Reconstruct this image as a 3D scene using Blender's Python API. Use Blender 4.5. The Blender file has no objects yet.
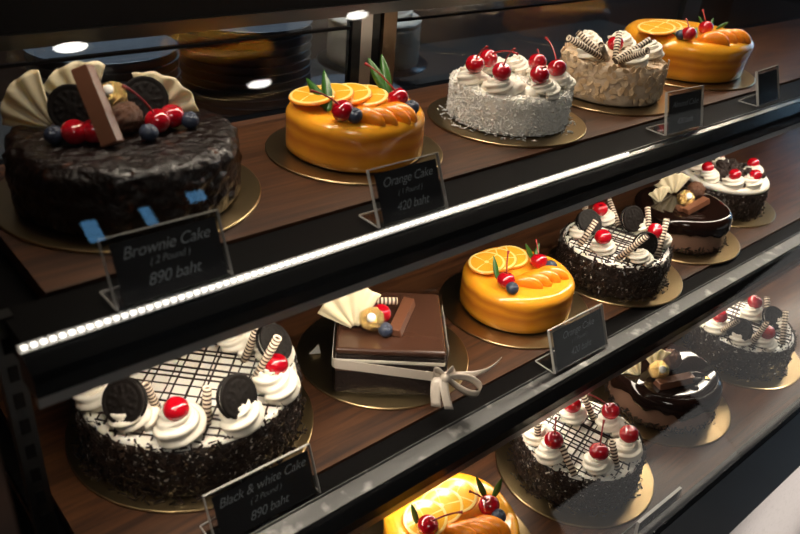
import bpy, math, random
from mathutils import Vector, Matrix, noise
random.seed(7)
C = bpy.context.scene.collection
PI = math.pi
V = Vector
CAKES = {'A': [0.2536, 0.6452, 1.1888, 0.1, 0.058, 0], 'B': [0.5026, 0.6265, 1.1888, 0.0755, 0.05, 0], 'C': [0.7383, 0.6143, 1.1888, 0.0765, 0.047, 0], 'D': [0.9617, 0.6189, 1.1888, 0.074, 0.052, 0], 'E': [1.2, 0.648, 1.1888, 0.099, 0.06, 0], 'F': [0.2626, 0.5683, 0.9596, 0.106, 0.058, 1], 'G': [0.4875, 0.5285, 0.9596, 0.07, 0.06, 1], 'H': [0.7109, 0.5307, 0.9596, 0.0735, 0.05, 1], 'I': [0.898, 0.511, 0.9596, 0.077, 0.05, 1], 'J': [1.1002, 0.5248, 0.9596, 0.076, 0.055, 1], 'K': [1.2839, 0.5548, 0.9596, 0.074, 0.055, 1], 'L': [0.457, 0.37, 0.8144, 0.0745, 0.05, 2], 'M': [0.677, 0.3677, 0.8144, 0.0765, 0.05, 2], 'N': [0.8889, 0.3791, 0.8144, 0.0765, 0.052, 2], 'O': [1.1034, 0.3751, 0.8144, 0.0755, 0.05, 2]}
TOPS = {
 'A': [('cherry', (-0.0473, -0.0123, 0.0685)), ('cherry', (-0.0332, -0.0172, 0.0685)), ('cherry', (0.023, -0.0191, 0.0685), (-0.0082, -0.0273, 0.1067)), ('cherry', (0.0397, -0.013, 0.0685)), ('blueberry', (-0.0621, -0.0045, 0.066)), ('blueberry', (0.0069, -0.0359, 0.066)), ('blueberry', (0.0518, -0.0236, 0.066)), ('cookie', (-0.0351, 0.0226, 0.077)), ('cookie', (0.029, 0.0177, 0.077)), ('bar', (-0.0281, -0.0405, 0.062), (-0.0223, 0.0096, 0.1045)), ('nutball', (0.0007, -0.0064, 0.071)), ('foil', (0.0043, 0.0296, 0.08)), ('fan', (-0.0484, 0.0313, 0.061)), ('fan', (-0.0046, 0.0473, 0.061)), ('fan', (0.0402, 0.0302, 0.061))],
 'B': [('cherry', (-0.0485, -0.0378, 0.061), (-0.0804, -0.0273, 0.0828)), ('cherry', (0.0295, -0.032, 0.061), (0.0063, -0.0019, 0.093)), ('blueberry', (-0.0407, -0.0474, 0.058)), ('blueberry', (0.0282, -0.0558, 0.058)), ('leaf', (-0.0486, -0.0153, 0.054), (-0.0496, 0.0288, 0.0776)), ('leaf', (-0.0486, -0.0153, 0.054), (-0.0342, 0.0186, 0.0878)), ('leaf', (0.0377, -0.0081, 0.054), (0.0326, 0.0264, 0.0899)), ('leaf', (0.0377, -0.0081, 0.054), (0.0463, 0.0203, 0.0942)), ('slice', (-0.0494, 0.0138, 0.054)), ('slice', (-0.0236, 0.0155, 0.054)), ('slice', (-0.002, 0.0121, 0.054)), ('slice', (0.0147, 0.0036, 0.054)), ('mandarin', (-0.0296, -0.0551, 0.056)), ('mandarin', (-0.0153, -0.0601, 0.056)), ('mandarin', (0.0047, -0.0569, 0.056)), ('mandarin', (0.0179, -0.0599, 0.056))],
 'H': [('cherry', (-0.0476, -0.0174, 0.061), (-0.0361, -0.0049, 0.0931)), ('cherry', (0.0261, -0.0082, 0.061), (0.0389, 0.0115, 0.0797)), ('blueberry', (-0.0513, -0.0321, 0.058)), ('blueberry', (0.0343, -0.023, 0.058)), ('leaf', (-0.0485, -0.0059, 0.054), (-0.0428, 0.0103, 0.0814)), ('leaf', (0.0293, 0.0012, 0.054), (0.0163, 0.0093, 0.0798)), ('leaf', (0.0293, 0.0012, 0.054), (0.0495, 0.0112, 0.0738)), ('slice', (-0.0355, 0.0276, 0.054)), ('slice', (-0.0121, 0.028, 0.054)), ('slice', (0.0098, 0.0266, 0.054)), ('mandarin', (-0.0197, -0.0288, 0.056)), ('mandarin', (-0.0039, -0.0303, 0.056)), ('mandarin', (0.012, -0.0319, 0.056)), ('mandarin', (0.0272, -0.0327, 0.056))],
 'L': [('cherry', (0.035, -0.0174, 0.061), (0.0175, -0.0012, 0.0792)), ('cherry', (-0.037, 0.0016, 0.061), (-0.0108, -0.0196, 0.0824)), ('blueberry', (0.0345, -0.0326, 0.058)), ('leaf', (0.0454, -0.0053, 0.053), (0.038, 0.0066, 0.0796)), ('leaf', (0.0512, -0.0095, 0.053), (0.055, -0.0132, 0.0825)), ('leaf', (-0.0406, 0.0122, 0.053), (-0.0474, 0.0185, 0.0815)), ('slice', (0.0154, 0.0141, 0.054)), ('slice', (-0.0058, 0.014, 0.054)), ('slice', (-0.0299, 0.0132, 0.054)), ('mandarin', (-0.0109, -0.0231, 0.056)), ('mandarin', (0.0004, -0.0266, 0.056)), ('mandarin', (0.0118, -0.0302, 0.056)), ('mandarin', (0.0223, -0.0347, 0.056))],
 'E': [('cherry', (-0.0736, -0.0425, 0.071), (-0.0655, -0.0275, 0.0893)), ('cherry', (0.0007, -0.0286, 0.071), (0.0096, -0.0115, 0.094)), ('blueberry', (-0.0793, -0.0334, 0.068)), ('leaf', (-0.0654, -0.0317, 0.063), (-0.0872, -0.024, 0.0694)), ('leaf', (-0.0514, -0.0442, 0.063), (-0.0357, -0.0333, 0.0775)), ('leaf', (0.0223, -0.0189, 0.063), (0.0176, -0.0032, 0.0823)), ('leaf', (0.0279, -0.0212, 0.063), (0.0424, -0.0162, 0.0815)), ('leaf', (0.0484, -0.0221, 0.063), (0.0651, -0.0341, 0.0754)), ('slice', (-0.0857, 0.0066, 0.064)), ('slice', (-0.053, 0.014, 0.064)), ('slice', (-0.03, 0.0119, 0.064)), ('mandarin', (-0.0394, -0.0689, 0.066)), ('mandarin', (-0.0136, -0.0664, 0.066)), ('mandarin', (0.0058, -0.0677, 0.066)), ('mandarin', (0.0183, -0.0728, 0.066))],
 'C': [('cherry', (-0.0619, 0.0088, 0.073), (-0.0737, -0.0174, 0.1007)), ('cherry', (-0.0267, 0.0197, 0.073), (-0.0289, -0.0271, 0.0902)), ('cherry', (-0.0554, -0.0289, 0.073), (-0.0696, -0.0548, 0.107)), ('cherry', (0.0204, -0.0189, 0.073), (0.0325, -0.0071, 0.0836)), ('cherry', (-0.0222, -0.0584, 0.073), (-0.0268, -0.0679, 0.0851)), ('cherry', (0.022, -0.0485, 0.073), (0.041, -0.0097, 0.0982)), ('swirl', (-0.0561, 0.0197, 0.047), 0.0175), ('swirl', (-0.0091, 0.0307, 0.047), 0.0175), ('swirl', (-0.0525, -0.0269, 0.047), 0.0175), ('swirl', (0.0326, -0.0133, 0.047), 0.0175), ('swirl', (-0.0121, -0.0613, 0.047), 0.0175), ('swirl', (0.031, -0.05, 0.047), 0.0175), ('swirl', (0.0343, 0.0254, 0.047), 0.0175)],
 'D': [('cherry', (-0.012, -0.004, 0.072)), ('swirl', (0.0412, 0.0225, 0.052), 0.021), ('swirl', (-0.0087, 0.0462, 0.052), 0.021), ('swirl', (-0.0466, 0.006, 0.052), 0.021), ('swirl', (-0.0201, -0.0425, 0.052), 0.021), ('swirl', (0.0342, -0.0323, 0.052), 0.021), ('stick', (-0.065, -0.0135, 0.064), (-0.1079, 0.0048, 0.086)), ('stick', (-0.0547, -0.0126, 0.064), (-0.0682, 0.0205, 0.086)), ('stick', (-0.0285, -0.0186, 0.064), (-0.0142, -0.0077, 0.086)), ('stick', (-0.0454, -0.0388, 0.064), (-0.0021, -0.0483, 0.086)), ('stick', (-0.0505, -0.0472, 0.064), (-0.0614, -0.0838, 0.086)), ('stick', (-0.057, -0.0226, 0.064), (-0.0952, -0.0368, 0.086))],
 'F': [('cherry', (-0.0483, -0.0711, 0.087)), ('cherry', (0.0569, -0.0671, 0.087)), ('swirl', (-0.0453, -0.0695, 0.058), 0.0232), ('swirl', (0.0526, -0.0698, 0.058), 0.0232), ('swirl', (-0.075, -0.0369, 0.058), 0.0215), ('swirl', (0.0033, -0.088, 0.058), 0.0215), ('swirl', (0.0783, -0.0252, 0.058), 0.0215), ('swirl', (-0.0877, 0.0076, 0.058), 0.0215), ('swirl', (0.0573, 0.0103, 0.058), 0.0215), ('cookie', (-0.079, -0.0358, 0.089)), ('cookie', (0.0026, -0.087, 0.089)), ('cookie', (0.0741, -0.0358, 0.089)), ('stick', (-0.0511, -0.0379, 0.064), (-0.06, -0.0391, 0.0978)), ('stick', (-0.0208, -0.0729, 0.064), (-0.0174, -0.0696, 0.0936)), ('stick', (0.0372, -0.0543, 0.064), (0.0557, -0.07, 0.1189)), ('stick', (0.0556, -0.0124, 0.064), (0.0626, -0.0212, 0.0972))],
 'I': [('cherry', (0.0137, 0.0461, 0.078)), ('cherry', (-0.0581, -0.012, 0.078)), ('cherry', (0.0235, -0.0425, 0.078)), ('swirl', (0.0333, 0.0463, 0.05), 0.0172), ('swirl', (-0.0461, -0.01, 0.05), 0.0172), ('swirl', (0.0418, -0.045, 0.05), 0.0172), ('swirl', (-0.0329, 0.0384, 0.05), 0.0172), ('swirl', (0.056, 0.0051, 0.05), 0.0172), ('swirl', (-0.0288, -0.0563, 0.05), 0.0172), ('cookie', (-0.0266, 0.0346, 0.074)), ('cookie', (0.04, 0.0064, 0.074)), ('cookie', (-0.0172, -0.0531, 0.074)), ('stick', (-0.0547, 0.0198, 0.058), (-0.0371, 0.0182, 0.0823)), ('stick', (0.0134, 0.0665, 0.058), (-0.0017, 0.0631, 0.0837)), ('stick', (0.0408, 0.03, 0.058), (0.0572, 0.0651, 0.0809)), ('stick', (0.0545, -0.0166, 0.058), (0.0717, 0.0035, 0.0809)), ('stick', (-0.0451, -0.0393, 0.058), (-0.0391, -0.0633, 0.0956)), ('stick', (0.012, -0.0609, 0.058), (0.0349, -0.0481, 0.0946))],
 'M': [('cherry', (-0.0625, -0.0011, 0.077), (-0.0602, 0.0046, 0.1064)), ('cherry', (-0.0342, -0.045, 0.077), (-0.016, -0.0314, 0.1056)), ('cherry', (0.0208, -0.0484, 0.077)), ('cherry', (0.0377, -0.0094, 0.077), (0.0227, 0.018, 0.0927)), ('cherry', (0.0073, 0.0273, 0.077)), ('swirl', (-0.0619, 0.0003, 0.05), 0.0182), ('swirl', (-0.0348, -0.0474, 0.05), 0.0182), ('swirl', (0.0187, -0.0535, 0.05), 0.0182), ('swirl', (0.0357, -0.0133, 0.05), 0.0182), ('swirl', (0.0142, 0.025, 0.05), 0.0182), ('swirl', (-0.0501, 0.0284, 0.05), 0.0182), ('stick', (-0.0613, -0.0305, 0.056), (-0.0563, 0.0019, 0.0809)), ('stick', (-0.0127, -0.059, 0.056), (-0.0155, -0.0481, 0.0838)), ('stick', (0.0346, 0.011, 0.056), (0.0267, 0.0245, 0.0816)), ('stick', (-0.0591, 0.0225, 0.056), (-0.0619, 0.0255, 0.0807))],
 'O': [('cherry', (0.0297, 0.0062, 0.076)), ('cherry', (-0.0588, 0.0182, 0.076)), ('cherry', (-0.0385, -0.048, 0.076)), ('swirl', (0.0259, 0.0035, 0.05), 0.0175), ('swirl', (-0.0593, 0.0161, 0.05), 0.0175), ('swirl', (-0.0382, -0.0482, 0.05), 0.0175), ('swirl', (-0.0568, -0.0236, 0.05), 0.0175), ('swirl', (0.0251, -0.0368, 0.05), 0.0175), ('cookie', (-0.06, -0.0173, 0.072)), ('cookie', (0.0199, -0.0314, 0.072)), ('stick', (-0.0673, 0.0053, 0.058), (-0.0741, -0.0151, 0.0917)), ('stick', (-0.0551, -0.0389, 0.058), (-0.0595, -0.0496, 0.1015)), ('stick', (-0.0015, -0.0608, 0.058), (0.0166, -0.0456, 0.0903)), ('stick', (0.0577, -0.0075, 0.058), (0.0674, 0.0035, 0.0717))],
 'K': [('cherry', (-0.0597, 0.0061, 0.075)), ('cherry', (-0.0354, 0.0329, 0.075)), ('cherry', (0.0178, 0.0292, 0.075)), ('cherry', (0.0361, -0.0273, 0.075)), ('cherry', (-0.0472, -0.037, 0.075)), ('cherry', (-0.0149, -0.0581, 0.075)), ('swirl', (-0.058, 0.0017, 0.055), 0.02), ('swirl', (-0.0369, 0.0304, 0.055), 0.02), ('swirl', (0.0138, 0.0221, 0.055), 0.02), ('swirl', (0.0346, -0.0319, 0.055), 0.02), ('swirl', (-0.0441, -0.0377, 0.055), 0.02), ('swirl', (-0.0162, -0.0557, 0.055), 0.02)],
 'J': [('fan', (0.0147, 0.0317, 0.061)), ('fan', (-0.049, 0.0172, 0.061)), ('foil', (-0.015, -0.0079, 0.069)), ('nutball', (0.0332, 0.0027, 0.068)), ('bar', (-0.0376, -0.0228, 0.059), (0.0182, -0.0336, 0.065))],
 'N': [('fan', (-0.0491, 0.0146, 0.056)), ('fan', (-0.0136, 0.0119, 0.056)), ('foil', (-0.0321, -0.0021, 0.066)), ('nutball', (0.0067, 0.003, 0.065)), ('bar', (-0.0548, -0.0133, 0.056), (0.003, -0.0344, 0.064)), ('curl', (0.0129, -0.0476, 0.062))],
 'G': [('fan', (-0.0448, 0.0168, 0.064)), ('foil', (-0.032, -0.0044, 0.075)), ('nutball', (-0.0299, 0.0241, 0.073)), ('cherry', (-0.0126, 0.0027, 0.071)), ('cherry', (-0.0091, 0.0377, 0.071)), ('blueberry', (-0.0245, -0.0199, 0.067)), ('bar', (-0.0188, -0.0276, 0.066), (0.0368, 0.0114, 0.068)), ('stick', (-0.0419, 0.0364, 0.08), (0.0109, 0.0011, 0.08))],
}

TZ = [1.1858, 0.9566, 0.8114]          # tops of the three shelves

# ------------------------------------------------------------------ materials
def new_mat(name):
    m = bpy.data.materials.new(name); m.use_nodes = True
    nt = m.node_tree
    return m, nt, nt.nodes['Principled BSDF']

def mat(name, col, rough=.5, metal=0., coat=0., sss=0., sss_r=(1, .4, .2), spec=.5, bump=None, vary=None, trans=0., emit=None):
    m, nt, b = new_mat(name)
    b.inputs['Base Color'].default_value = (*col, 1)
    b.inputs['Roughness'].default_value = rough
    b.inputs['Metallic'].default_value = metal
    b.inputs['Coat Weight'].default_value = coat
    b.inputs['Coat Roughness'].default_value = .08
    b.inputs['Specular IOR Level'].default_value = spec
    if trans: b.inputs['Transmission Weight'].default_value = trans
    if sss:
        b.inputs['Subsurface Weight'].default_value = sss
        b.inputs['Subsurface Radius'].default_value = sss_r
        b.inputs['Subsurface Scale'].default_value = .006
    if emit:
        b.inputs['Emission Color'].default_value = (*emit[0], 1)
        b.inputs['Emission Strength'].default_value = emit[1]
    tc = None
    if bump or vary:
        tc = nt.nodes.new('ShaderNodeTexCoord')
    if vary:                                            # (scale, second colour, low, high)
        n = nt.nodes.new('ShaderNodeTexNoise'); n.inputs['Scale'].default_value = vary[0]; n.inputs['Detail'].default_value = 5
        nt.links.new(tc.outputs['Object'], n.inputs['Vector'])
        r = nt.nodes.new('ShaderNodeValToRGB')
        r.color_ramp.elements[0].position = vary[2]; r.color_ramp.elements[0].color = (*col, 1)
        r.color_ramp.elements[1].position = vary[3]; r.color_ramp.elements[1].color = (*vary[1], 1)
        nt.links.new(n.outputs['Fac'], r.inputs['Fac']); nt.links.new(r.outputs['Color'], b.inputs['Base Color'])
    if bump:                                            # (scale, strength, distance)
        n = nt.nodes.new('ShaderNodeTexNoise'); n.inputs['Scale'].default_value = bump[0]; n.inputs['Detail'].default_value = 6
        nt.links.new(tc.outputs['Object'], n.inputs['Vector'])
        bp = nt.nodes.new('ShaderNodeBump'); bp.inputs['Strength'].default_value = bump[1]; bp.inputs['Distance'].default_value = bump[2]
        nt.links.new(n.outputs['Fac'], bp.inputs['Height']); nt.links.new(bp.outputs['Normal'], b.inputs['Normal'])
    return m

def wood_mat(name, c1, c2, rough=.4):
    m, nt, b = new_mat(name)
    tc = nt.nodes.new('ShaderNodeTexCoord'); mp = nt.nodes.new('ShaderNodeMapping')
    mp.inputs['Scale'].default_value = (4, 60, 20)
    nt.links.new(tc.outputs['Object'], mp.inputs['Vector'])
    n = nt.nodes.new('ShaderNodeTexNoise'); n.inputs['Scale'].default_value = 2.2; n.inputs['Detail'].default_value = 8; n.inputs['Distortion'].default_value = .6
    nt.links.new(mp.outputs['Vector'], n.inputs['Vector'])
    r = nt.nodes.new('ShaderNodeValToRGB')
    r.color_ramp.elements[0].position = .3; r.color_ramp.elements[0].color = (*c1, 1)
    r.color_ramp.elements[1].position = .72; r.color_ramp.elements[1].color = (*c2, 1)
    nt.links.new(n.outputs['Fac'], r.inputs['Fac']); nt.links.new(r.outputs['Color'], b.inputs['Base Color'])
    b.inputs['Roughness'].default_value = rough
    bp = nt.nodes.new('ShaderNodeBump'); bp.inputs['Strength'].default_value = .15; bp.inputs['Distance'].default_value = .001
    nt.links.new(n.outputs['Fac'], bp.inputs['Height']); nt.links.new(bp.outputs['Normal'], b.inputs['Normal'])
    return m

def pane_mat(name, f0=.04, tint=(.98, .98, .97), rough=.0, power=5):
    """thin clear sheet: lets light straight through and mirrors by angle (Schlick)"""
    m = bpy.data.materials.new(name); m.use_nodes = True; nt = m.node_tree
    for n in list(nt.nodes): nt.nodes.remove(n)
    out = nt.nodes.new('ShaderNodeOutputMaterial'); mix = nt.nodes.new('ShaderNodeMixShader')
    tr = nt.nodes.new('ShaderNodeBsdfTransparent'); tr.inputs['Color'].default_value = (*tint, 1)
    gl = nt.nodes.new('ShaderNodeBsdfGlossy'); gl.inputs['Roughness'].default_value = rough
    lw = nt.nodes.new('ShaderNodeLayerWeight'); lw.inputs['Blend'].default_value = .5
    p = nt.nodes.new('ShaderNodeMath'); p.operation = 'POWER'; p.inputs[1].default_value = power
    a = nt.nodes.new('ShaderNodeMath'); a.operation = 'MULTIPLY_ADD'; a.inputs[1].default_value = 1 - f0; a.inputs[2].default_value = f0
    nt.links.new(lw.outputs['Facing'], p.inputs[0]); nt.links.new(p.outputs[0], a.inputs[0])
    nt.links.new(a.outputs[0], mix.inputs['Fac']); nt.links.new(tr.outputs[0], mix.inputs[1]); nt.links.new(gl.outputs[0], mix.inputs[2])
    nt.links.new(mix.outputs[0], out.inputs['Surface'])
    return m

def stripe_mat(name):
    m, nt, b = new_mat(name)
    tc = nt.nodes.new('ShaderNodeTexCoord'); mp = nt.nodes.new('ShaderNodeMapping'); mp.inputs['Scale'].default_value = (.35, .35, 1)
    nt.links.new(tc.outputs['Object'], mp.inputs['Vector'])
    w = nt.nodes.new('ShaderNodeTexWave'); w.bands_direction = 'Z'; w.inputs['Scale'].default_value = 72; w.inputs['Distortion'].default_value = .6
    nt.links.new(mp.outputs['Vector'], w.inputs['Vector'])
    r = nt.nodes.new('ShaderNodeValToRGB'); r.color_ramp.elements[0].position = .45; r.color_ramp.elements[1].position = .6
    r.color_ramp.elements[0].color = (.045, .02, .012, 1); r.color_ramp.elements[1].color = (.72, .6, .46, 1)
    nt.links.new(w.outputs['Color'], r.inputs['Fac']); nt.links.new(r.outputs['Color'], b.inputs['Base Color'])
    b.inputs['Roughness'].default_value = .5
    return m

def orange_side_mat(name):
    """orange glaze over stacked sponge: browner bands where the sponge shows through the coat"""
    m, nt, b = new_mat(name)
    tc = nt.nodes.new('ShaderNodeTexCoord'); sp = nt.nodes.new('ShaderNodeSeparateXYZ')
    nt.links.new(tc.outputs['Object'], sp.inputs[0])
    n = nt.nodes.new('ShaderNodeTexNoise'); n.inputs['Scale'].default_value = 26; n.inputs['Detail'].default_value = 3
    nt.links.new(tc.outputs['Object'], n.inputs['Vector'])
    a = nt.nodes.new('ShaderNodeMath'); a.operation = 'MULTIPLY_ADD'; a.inputs[1].default_value = .014; nt.links.new(n.outputs['Fac'], a.inputs[0]); nt.links.new(sp.outputs['Z'], a.inputs[2])
    d = nt.nodes.new('ShaderNodeMath'); d.operation = 'DIVIDE'; d.inputs[1].default_value = .068; nt.links.new(a.outputs[0], d.inputs[0])
    r = nt.nodes.new('ShaderNodeValToRGB'); e = r.color_ramp.elements
    e[0].position = .0; e[0].color = (.72, .27, .02, 1)
    e[1].position = 1.; e[1].color = (.96, .415, .028, 1)
    for p, c in ((.28, (.84, .32, .022)), (.42, (.62, .19, .016)), (.52, (.82, .31, .02)), (.62, (.6, .18, .016)), (.72, (.93, .38, .024)), (.84, (.96, .415, .028))):
        q = e.new(p); q.color = (*c, 1)
    nt.links.new(d.outputs[0], r.inputs['Fac']); nt.links.new(r.outputs['Color'], b.inputs['Base Color'])
    b.inputs['Roughness'].default_value = .22; b.inputs['Coat Weight'].default_value = .5; b.inputs['Coat Roughness'].default_value = .06
    b.inputs['Subsurface Weight'].default_value = .25; b.inputs['Subsurface Radius'].default_value = (1, .45, .08); b.inputs['Subsurface Scale'].default_value = .006
    bp = nt.nodes.new('ShaderNodeBump'); bp.inputs['Strength'].default_value = .25; bp.inputs['Distance'].default_value = .004
    nt.links.new(n.outputs['Fac'], bp.inputs['Height']); nt.links.new(bp.outputs['Normal'], b.inputs['Normal'])
    return m

M = {}
M['wood'] = wood_mat('walnut_shelf', (.020, .0072, .0030), (.105, .040, .0145), .40)
M['back_wood'] = wood_mat('dark_back_wood', (.03, .014, .008), (.07, .033, .018), .5)
M['black'] = mat('black_lacquer', (.004, .004, .0043), .18, spec=.28)
M['blackmatte'] = mat('black_board', (.0035, .003, .003), .5, spec=.04)
M['steel'] = mat('brushed_steel', (.42, .41, .4), .3, metal=1., bump=(240, .25, .0006))
M['darksteel'] = mat('dark_steel', (.12, .115, .11), .28, metal=1.)
M['bronze'] = mat('bronze_frame', (.22, .15, .1), .35, metal=1.)
M['channel'] = mat('frosted_channel', (.07, .07, .07), .32, metal=.6, bump=(130, .25, .001), vary=(45, (.26, .255, .25), .55, .72))
M['led'] = mat('led_bead', (1, .95, .88), .4, emit=((1, .93, .84), 2.4))
M['stone'] = mat('grey_speckled_stone', (.5, .46, .44), .55, vary=(220, (.36, .33, .31), .55, .75))
M['gold'] = mat('gold_cake_board', (.40, .29, .15), .3, metal=1., bump=(420, .35, .0006))
M['boardcard'] = mat('board_card', (.45, .36, .24), .6)
M['cream'] = mat('whipped_cream', (.84, .78, .67), .45, sss=.08, sss_r=(1, .8, .6), bump=(120, .15, .0008))
M['frost'] = mat('white_frosting', (.88, .83, .74), .4, sss=.25, sss_r=(1, .8, .6))
M['coconut'] = mat('shredded_coconut', (.86, .84, .8), .6)
M['orange'] = orange_side_mat('orange_glaze')
M['mandarin'] = mat('mandarin_flesh', (.90, .25, .010), .2, coat=.5, sss=.12, sss_r=(1, .4, .08), vary=(220, (.95, .36, .03), .45, .7), bump=(260, .2, .0008))
M['pith'] = mat('orange_pith', (.95, .70, .24), .3, coat=.5)
M['rind'] = mat('orange_rind', (.92, .33, .012), .3, coat=.5)
M['flesh'] = mat('orange_flesh', (.93, .40, .02), .22, coat=.6, sss=.2, sss_r=(1, .4, .08), vary=(160, (.95, .54, .07), .45, .7))
M['cherry'] = mat('cherry_red', (.42, .003, .012), .1, coat=1., sss=.25, sss_r=(1, .08, .05))
M['stem'] = mat('cherry_stem', (.3, .012, .015), .35, coat=.3)
M['berry'] = mat('blueberry_skin', (.012, .016, .035), .42, vary=(70, (.075, .1, .16), .42, .72))
M['leaf'] = mat('green_leaf', (.022, .085, .012), .3, vary=(60, (.05, .16, .02), .4, .7), spec=.5)
M['cookie'] = mat('dark_cookie', (.007, .0048, .004), .6, spec=.2, bump=(300, .3, .0006))
M['cookiecream'] = mat('cookie_cream', (.85, .8, .7), .5)
M['wafer'] = stripe_mat('striped_wafer')
M['choc'] = mat('milk_chocolate', (.135, .052, .027), .33, coat=.1, bump=(70, .08, .0008))
M['darkchoc'] = mat('dark_chocolate', (.018, .008, .005), .3, bump=(90, .1, .0008))
M['ganache'] = mat('brown_ganache', (.058, .024, .014), .24, coat=.25, bump=(60, .1, .001))
M['glaze'] = mat('mirror_chocolate_glaze', (.008, .0035, .0025), .06, coat=.1, spec=.35)
M['brownie'] = mat('glossy_brownie_coat', (.007, .0026, .0018), .3, coat=.2, spec=.3, bump=(120, 1., .006), vary=(95, (.075, .022, .007), .6, .76))
M['flakes'] = mat('chocolate_flakes', (.016, .009, .0065), .33, vary=(90, (.045, .027, .019), .45, .7))
M['sidecoat'] = mat('flaked_side', (.013, .007, .005), .6, vary=(260, (.62, .58, .52), .60, .64))
M['mousse'] = mat('cocoa_mousse', (.23, .125, .085), .5, bump=(60, .1, .001))
M['sponge'] = mat('chocolate_sponge', (.019, .008, .005), .75, bump=(260, .8, .003))
M['fan'] = mat('white_chocolate', (.80, .68, .46), .4, sss=.2, sss_r=(1, .8, .5))
M['foil'] = mat('gold_foil', (.95, .66, .27), .22, metal=1., bump=(330, .8, .002))
M['nut'] = mat('nutty_chocolate', (.12, .045, .022), .4, vary=(200, (.3, .15, .07), .55, .7), bump=(260, .6, .002))
M['paper'] = mat('white_paper', (.85, .82, .76), .6)
M['almondbase'] = mat('praline_cream', (.62, .47, .33), .55, bump=(150, .5, .002))
M['almond'] = mat('almond_flake', (.60, .40, .22), .5, vary=(45, (.74, .58, .4), .4, .65))
M['ribbon'] = mat('satin_ribbon', (.72, .63, .54), .25, spec=.7)
M['acrylic'] = pane_mat('clear_acrylic', .025, (.95, .95, .95), .03)
M['tab'] = mat('grey_card_tab', (.34, .32, .3), .5)
M['film'] = pane_mat('clear_film', .018, (.97, .97, .97), .06)
M['glass'] = pane_mat('showcase_glass', .04, (.97, .98, .975), .0)
M['backglass'] = pane_mat('tinted_back_glass', .065, (.80, .82, .84), .015)
M['card'] = mat('black_card', (.016, .015, .016), .5)
M['ink'] = mat('chalk_lettering', (.36, .385, .41), .7)
M['edge'] = mat('acrylic_edge', (.5, .48, .45), .25, spec=.8)  # pale colour paints the light caught in the acrylic edges
M['plate'] = mat('slate_plate', (.14, .165, .195), .3, coat=.3)
M['white'] = mat('lamp_diffuser', (1, 1, 1), .5, emit=((1, .96, .9), 26))
M['wall'] = mat('dark_wall', (.035, .03, .027), .8, bump=(40, .2, .002))
M['ceil'] = mat('dark_ceiling', (.025, .023, .022), .9, bump=(30, .1, .002))
M['floor'] = mat('grey_floor', (.4, .38, .36), .5, vary=(6, (.34, .32, .3), .4, .6))
M['dayside'] = mat('side_daylight_window', (.1, .1, .1), .4, emit=((1., .96, .92), .36))  # emission of the added side panel behind the haze
M['sky'] = mat('blue_window_light', (.1, .1, .1), .4, emit=((.2, .55, 1.), 2.8))
M['day'] = mat('daylight_window', (.1, .1, .1), .4, emit=((1., .95, .9), .48))  # emission of the added low panel behind the haze
M['coolday'] = mat('cool_daylight_window', (.1, .1, .1), .4, emit=((.4, .68, 1.), 3.2))
M['counter'] = mat('steel_counter', (.15, .14, .13), .4, metal=.6)

# ------------------------------------------------------------------ mesh helpers
def link(name, verts, faces, m, parent=None, smooth=True, loc=None, mats=None, mi=None):
    me = bpy.data.meshes.new(name)
    me.from_pydata([tuple(v) for v in verts], [], faces)
    for q in (mats or [m]): me.materials.append(q)
    if mi: me.polygons.foreach_set('material_index', mi)
    if smooth: me.polygons.foreach_set('use_smooth', [True] * len(me.polygons))
    me.update()
    o = bpy.data.objects.new(name, me); C.objects.link(o)
    if parent: o.parent = parent
    if loc is not None: o.location = loc
    return o

def inst(name, me, parent, mw=None):
    o = bpy.data.objects.new(name, me); C.objects.link(o); o.parent = parent
    if mw is not None: o.matrix_local = mw
    return o

def tag(o, label, cat, group=None):
    o['label'] = label; o['category'] = cat
    if group: o['group'] = group
    return o

def thing(name, label, cat, loc, group=None):
    o = bpy.data.objects.new(name, None); o.empty_display_size = .02; C.objects.link(o); o.location = loc
    return tag(o, label, cat, group)

class MB:
    def __init__(s): s.v = []; s.f = []
    def add(s, v, f):
        b = len(s.v); s.v += [tuple(q) for q in v]; s.f += [tuple(b + i for i in q) for q in f]
    def box(s, a, b, mw=None):
        v = [V((x, y, z)) for x in (a[0], b[0]) for y in (a[1], b[1]) for z in (a[2], b[2])]
        if mw: v = [mw @ q for q in v]
        s.add(v, [(0, 1, 3, 2), (4, 6, 7, 5), (0, 4, 5, 1), (2, 3, 7, 6), (0, 2, 6, 4), (1, 5, 7, 3)])
    def build(s, name, m, parent=None, smooth=False, loc=None): return link(name, s.v, s.f, m, parent, smooth, loc)

def bevel(o, w=.002, seg=2):
    md = o.modifiers.new('bevel', 'BEVEL'); md.width = w; md.segments = seg; md.limit_method = 'ANGLE'
    return o

def lathe(prof, n=96, fn=None):
    """prof: (r, z) from bottom axis to top axis; fn(x, y, z, angle) -> displaced point"""
    v = []; f = []; m = len(prof)
    for (r, z) in prof:
        for k in range(n):
            a = 2 * PI * k / n; p = (r * math.cos(a), r * math.sin(a), z)
            v.append(fn(*p, a) if fn else p)
    for i in range(m - 1):
        for k in range(n):
            f.append((i * n + k, i * n + (k + 1) % n, (i + 1) * n + (k + 1) % n, (i + 1) * n + k))
    f.append(tuple(range(n - 1, -1, -1))); f.append(tuple((m - 1) * n + k for k in range(n)))
    return v, f

def frame_at(t, up=V((0, 0, 1))):
    t = t.normalized()
    if abs(t.dot(up)) > .99: up = V((1, 0, 0))
    x = up.cross(t).normalized()
    return x, t.cross(x)

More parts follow.
